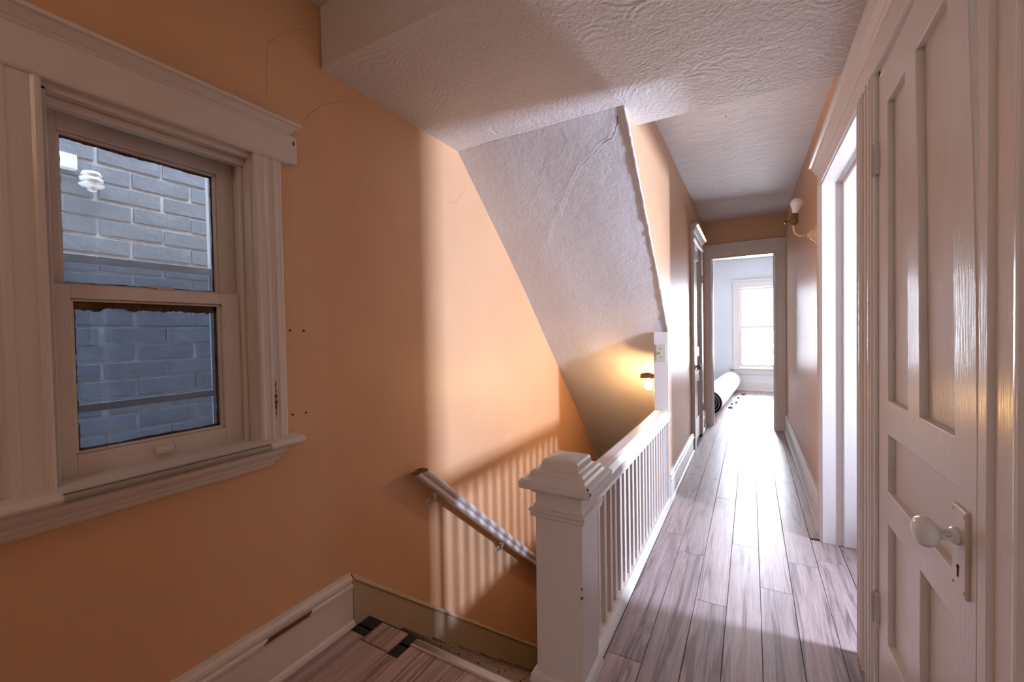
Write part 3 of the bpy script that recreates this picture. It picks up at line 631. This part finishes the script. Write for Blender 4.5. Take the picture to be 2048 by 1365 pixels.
kb = MB().lathe([(.017, 0), (.017, .006), (.014, .008), (.012, .012), (.0115, .022), (.014, .026), (.020, .030), (.027, .036), (.0305, .043), (.0305, .050), (.027, .057), (.018, .062), (.006, .064), (.001, .0643)], (XD-.006, 1.104, .798), (-1, -.06, 0), 28, True, (1.06, .92)).build('knob', M_['white'], D1)
MB().lathe([(.006, 0), (.0065, .002), (.001, .003)], (XD-.023, 1.0925, .803), (0, -1, 0), 12).build('set_screw', M_['ironp'], kb)

# ------------------------------------------------------------------ left hallway door
T2 = empty('trim_hall_door', (XH, 4.9, 0), 'cream casing with crowned head around the hall-left door', 'trim', 'structure')
for y0, y1 in ((4.45, 4.55), (5.20, 5.30)): MB().box(XH, XH+.030, y0, y1, 0, 2.07).build('casing', M_['trim'], T2, .004)
MB().box(XH, XH+.030, 4.45, 5.30, 2.068, 2.15).build('head_casing', M_['trimy'], T2, .003)
MB().prism([(XH, 2.145), (XH+.034, 2.145), (XH+.040, 2.155), (XH+.060, 2.185), (XH+.075, 2.195), (XH+.075, 2.212), (XH, 2.215)], FY, 4.45, 5.30, lambda p: -max(0, p[0]-XH-.03), lambda p: max(0, p[0]-XH-.03)).build('crown', M_['trimy'], T2)
MB().prism([(XH, 2.075), (XH+.045, 2.075), (XH+.045, 2.085), (XH, 2.095)], FY, 4.44, 5.31).build('head_bead', M_['trimy'], T2)
D2 = empty('door_2', (XH, 4.87, 0), 'closed cream panelled door on the left of the hallway, beside the end doorway', 'door', 'structure')
panel_door(D2, XH+.004, 1, 4.552, 5.198, .01, 2.055, [(4.65, 4.83, 1.0, 1.93), (4.92, 5.10, 1.0, 1.93), (4.65, 5.10, .74, .90), (4.65, 4.83, .25, .63), (4.92, 5.10, .25, .63)], None, .014, .034)
for z in (1.75, .32): MB().lathe([(.006, -.045), (.008, -.04), (.008, .04), (.006, .045)], (XH+.034, 5.197, z), (0, 0, 1), 10).build('hinge', M_['ironp'], D2)
MB().lathe([(.024, 0), (.022, .004), (.009, .010), (.009, .030), (.022, .036), (.028, .048), (.024, .060), (.008, .066)], (XH+.004, 4.61, .82), (1, 0, 0), 18).build('knob', M_['brass'], D2)

# ------------------------------------------------------------------ end doorway
T3 = empty('trim_end_doorway', (-.08, YE, 0), 'cream casing of the open doorway at the end of the hallway', 'trim', 'structure')
yf = YE-.022
MB().prism([(XH, yf+.004), (-.44, yf), (-.432, yf-.004), (-.425, yf), (-.425, YE), (XH, YE)], FZ, 0, 2.075).build('casing', M_['trim'], T3)
MB().prism([(.254, yf), (.262, yf-.004), (.270, yf), (.345, yf), (XR, yf+.004), (XR, YE), (.254, YE)], FZ, 0, 2.075).build('casing', M_['trim'], T3)
MB().box(XH, XR, yf, YE, 2.072, 2.225).build('head_casing', M_['trimy'], T3, .003)
MB().box(-.428, -.412, YE-.004, YE2+.004, 0, 2.065).build('jamb', M_['trim'], T3, .003)
MB().box(.240, .256, YE-.004, YE2+.004, 0, 2.065).build('jamb', M_['trim'], T3, .003)
MB().box(-.428, .256, YE-.004, YE2+.004, 2.050, 2.066).build('head_jamb', M_['trimy'], T3, .003)
for x0, x1 in ((-.412, -.402), (.230, .240)): MB().box(x0, x1, YE+.05, YE+.09, 0, 2.05).build('door_stop', M_['trim'], T3, .002)
MB().box(.331, .3365, yf-.006, yf, 1.47, 1.56).build('strike_plate', M_['ironp'], T3)

# end room window
W2 = empty('window_2', (.2, YF, .42), 'tall bright sash window with white casing in the end room', 'window', 'structure')
WT = M_['trim']
for x0, x1 in ((-.300, -.19), (.62, .73)): MB().prism([(x0, YF), (x0, YF-.022), (x0+.01, YF-.026), (x0+.03, YF-.020), (x1-.03, YF-.020), (x1-.01, YF-.026), (x1, YF-.022), (x1, YF)], FZ, .42, 1.97).build('casing', WT, W2)
MB().box(-.300, .73, YF-.024, YF, 1.965, 2.07).build('head_casing', WT, W2, .003)
MB().prism([(YF, 2.065), (YF-.03, 2.065), (YF-.045, 2.085), (YF-.07, 2.095), (YF-.07, 2.115), (YF, 2.12)], FX, -.33, .76).build('crown_cap', WT, W2)
MB().prism([(YF+.12, .405), (YF-.06, .408), (YF-.07, .42), (YF-.06, .435), (YF+.12, .445)], FX, -.34, .77).build('stool', WT, W2, .003)
MB().prism([(YF, .31), (YF-.018, .31), (YF-.03, .36), (YF-.04, .408), (YF, .408)], FX, -.30, .73).build('apron', WT, W2)
for nm, y0, z0, z1 in (('lower_sash', YF+.03, .445, 1.235), ('upper_sash', YF+.068, 1.195, 1.965)):
    s = MB(); s.box(-.19, -.145, y0, y0+.034, z0, z1); s.box(.575, .62, y0, y0+.034, z0, z1); s.box(-.145, .575, y0, y0+.034, z0, z0+(.06 if z0 < 1 else .04)); s.box(-.145, .575, y0, y0+.034, z1-.04, z1)
    so_ = s.build(nm, WT, W2, .002); MB().box(-.147, .577, y0+.016, y0+.020, z0+.03, z1-.03).build('pane', M_['pane2'], so_)
# side room window
W3 = empty('window_3', (1.95, 2.13, 1.12), 'small bright window of the side room behind the open doorway', 'window', 'structure')
for y0, y1 in ((1.96, 2.03), (2.23, 2.30)): MB().box(1.93, 1.95, y0, y1, 1.10, 1.50).build('casing', WT, W3, .003)
MB().box(1.928, 1.95, 1.96, 2.30, 1.48, 1.56).build('head_casing', WT, W3, .003); MB().box(1.90, 2.03, 1.94, 2.32, 1.095, 1.12).build('stool', WT, W3, .004)
s = MB(); s.box(1.99, 2.02, 2.03, 2.04, 1.12, 1.48); s.box(1.99, 2.02, 2.22, 2.23, 1.12, 1.48); s.box(1.99, 2.02, 2.04, 2.22, 1.12, 1.13); s.box(1.99, 2.02, 2.04, 2.22, 1.47, 1.48)
so_ = s.build('sash', WT, W3, .002); MB().box(2.003, 2.007, 2.035, 2.225, 1.125, 1.475).build('pane', M_['pane2'], so_)

# ------------------------------------------------------------------ rolled carpet in the end room
A, B = Vector((-.50, 6.28, .192)), Vector((-.335, 9.12, .192)); d = (B-A).normalized(); sd = Vector((d.y, -d.x, 0))
CR = empty('carpet_roll', (A.x, A.y, 0), 'rolled off-white carpet lying on the floor of the end room', 'carpet roll')
prf = []; turns = 3.2; n = 150
for k in range(n+1):
    t = k/n; a = -math.pi/2 - t*turns*2*math.pi; rr = .190 - .105*t; prf.append((rr*math.cos(a), rr*math.sin(a)))
inn = [(p*(1-.011/max(.02, math.hypot(p, q))), q*(1-.011/max(.02, math.hypot(p, q)))) for p, q in prf]
def crf(p, q, t): v = A + d*t + sd*p + Vector((0, 0, q)); return tuple(v)
ln = (B-A).length
def sheet(pts, t0, t1):
    mb = MB(); vs = [crf(p, q, t) for p, q in pts for t in (t0, t1)]
    return mb.add(vs, [(2*k, 2*k+1, 2*k+3, 2*k+2) for k in range(len(pts)-1)], True)
o = sheet(prf, 0, ln); o.build('carpet_face', M_['carpet'], CR)
o = sheet(inn, .002, ln-.002); o.build('carpet_backing', M_['backing'], CR)
e = MB(); vs = [crf(p, q, .001) for a_, b_ in zip(prf, inn) for p, q in (a_, b_)]; e.add(vs, [(2*k, 2*k+1, 2*k+3, 2*k+2) for k in range(n)]); e.build('cut_edge', M_['backing'], CR)
for k, (fx, fy, sz) in enumerate([(-.27, 7.12, .034), (-.262, 7.45, .014), (-.205, 7.62, .020), (-.19, 8.15, .016), (-.12, 8.62, .026)]):
    mb = MB(); nn = 7
    vs = [(fx+sz*(1+.5*pr_.random())*math.cos(2*math.pi*q/nn), fy+1.6*sz*(1+.4*pr_.random())*math.sin(2*math.pi*q/nn), 0) for q in range(nn)]
    vs += [(fx+(v[0]-fx)*.6, fy+(v[1]-fy)*.6, .018+.01*pr_.random()) for v in vs]
    mb.add(vs, [(q, (q+1) % nn, nn+(q+1) % nn, nn+q) for q in range(nn)]+[tuple(range(nn-1, -1, -1)), tuple(range(nn, 2*nn))])
    tag(mb.build('underlay_scrap', M_['felt']), 'dark underlay scrap beside the carpet roll, ' + ['the one nearest the end doorway', 'second from the end doorway', 'third from the end doorway', 'fourth from the end doorway', 'the one nearest the bright window'][k], 'scrap', None, 'underlay scraps by the carpet roll')

# ------------------------------------------------------------------ wall sconce in the hallway
SN = empty('wall_sconce', (XR, 3.19, 1.765), 'peach painted gooseneck sconce with unlit bare bulb on the right hallway wall', 'sconce')
sy, sz = 3.19, 1.765
MB().lathe([(.052, 0), (.050, .004), (.042, .010), (.034, .014), (.030, .022), (.026, .034), (.020, .038), (.013, .042), (.010, .052)], (XR, sy, sz), (-1, 0, 0), 24, True, (.8, 1.15)).build('back_plate', M_['sconce'], SN)
arm = [(XR-.045, sy, sz)]
for k in range(9):
    a = math.pi/2*k/8; arm.append((XR-.075-.045*math.sin(a), sy-.0, sz+.045-.045*math.cos(a)))
arm.append((XR-.121, sy, sz+.075)); MB().tube(arm, .0065, 12).build('arm', M_['sconce'], SN)
bx = XR-.121
sok = MB().lathe([(.006, -.008), (.010, -.004), (.020, .004), (.023, .012), (.023, .028), (.020, .034), (.0195, .062), (.0165, .066)], (bx, sy, sz+.078), (.12, 0, 1), 20).build('socket', M_['brass'], SN)
MB().tube([(bx-.018, sy, sz+.098), (bx-.040, sy, sz+.097)], .003).lathe([(.004, -.004), (.011, -.003), (.011, .003), (.004, .004)], (bx-.043, sy, sz+.097), (0, 1, 0), 10).build('switch_key', M_['brass'], sok)
MB().lathe([(.015, .0), (.016, .008), (.019, .022), (.028, .042), (.034, .058), (.035, .068), (.030, .082), (.018, .093), (.003, .097)], (bx+.008, sy, sz+.141), (.12, 0, 1), 24).build('bulb', M_['bulbw'], SN)

# ------------------------------------------------------------------ small marks on the setting
for k, (y, z) in enumerate([(.943, 1.221), (.997, 1.219), (.944, .914), (.997, .912)]):
    MB().lathe([(.0045, 0), (.0045, .0012), (.002, .0016)], (XL, y, z), (1, 0, 0), 12).build('wall_anchor', M_['anchor'], wall_left)
def crack_line(pts, w=.0008):
    rg = random.Random(len(pts)*7); P = []
    for (a, za), (b_, zb) in zip(pts, pts[1:]):
        for k in range(5): t = k/5; P.append((a+(b_-a)*t+rg.uniform(-.003, .003), za+(zb-za)*t+rg.uniform(-.003, .003)))
    P.append(pts[-1]); vs = []
    for i, (y, z) in enumerate(P):
        a = P[max(0, i-1)]; c = P[min(len(P)-1, i+1)]; ty, tz = c[0]-a[0], c[1]-a[1]; l = math.hypot(ty, tz) or 1; ww = w*(.35+.5*math.sin(math.pi*i/(len(P)-1)))
        vs += [(XL+.0006, y-tz/l*ww, z+ty/l*ww), (XL+.0006, y+tz/l*ww, z-ty/l*ww)]
    MB().add(vs, [(2*k, 2*k+1, 2*k+3, 2*k+2) for k in range(len(P)-1)]).build('crack', M_['crack'], wall_left)
crack_line([(.985, 1.954), (1.019, 1.993), (1.038, 2.032), (1.094, 2.094), (1.213, 2.172), (1.238, 2.188)])
crack_line([(.882, 2.019), (.885, 2.123), (.892, 2.221), (.948, 2.288), (1.017, 2.343), (1.07, 2.367)])
crack_line([(1.861, 1.898), (1.929, 1.935), (1.976, 1.961), (2.045, 2.039), (2.058, 2.07)])
crack_line([(1.172, 1.65), (1.224, 1.733), (1.279, 1.821), (1.287, 1.909)], .0005)
pt = MB().lathe([(.045, 0), (.050, .0025), (.030, .003)], (-.075, 2.84, 2.456), (0, 0, -1), 28).build('patch', M_['plas2'], hall_ceiling)
for dx in (-.045, .045): MB().lathe([(.004, 0), (.004, .006), (.002, .008)], (-.075+dx, 2.84+dx*.15, 2.456), (0, 0, -1), 10).build('screw', M_['brass'], hall_ceiling)
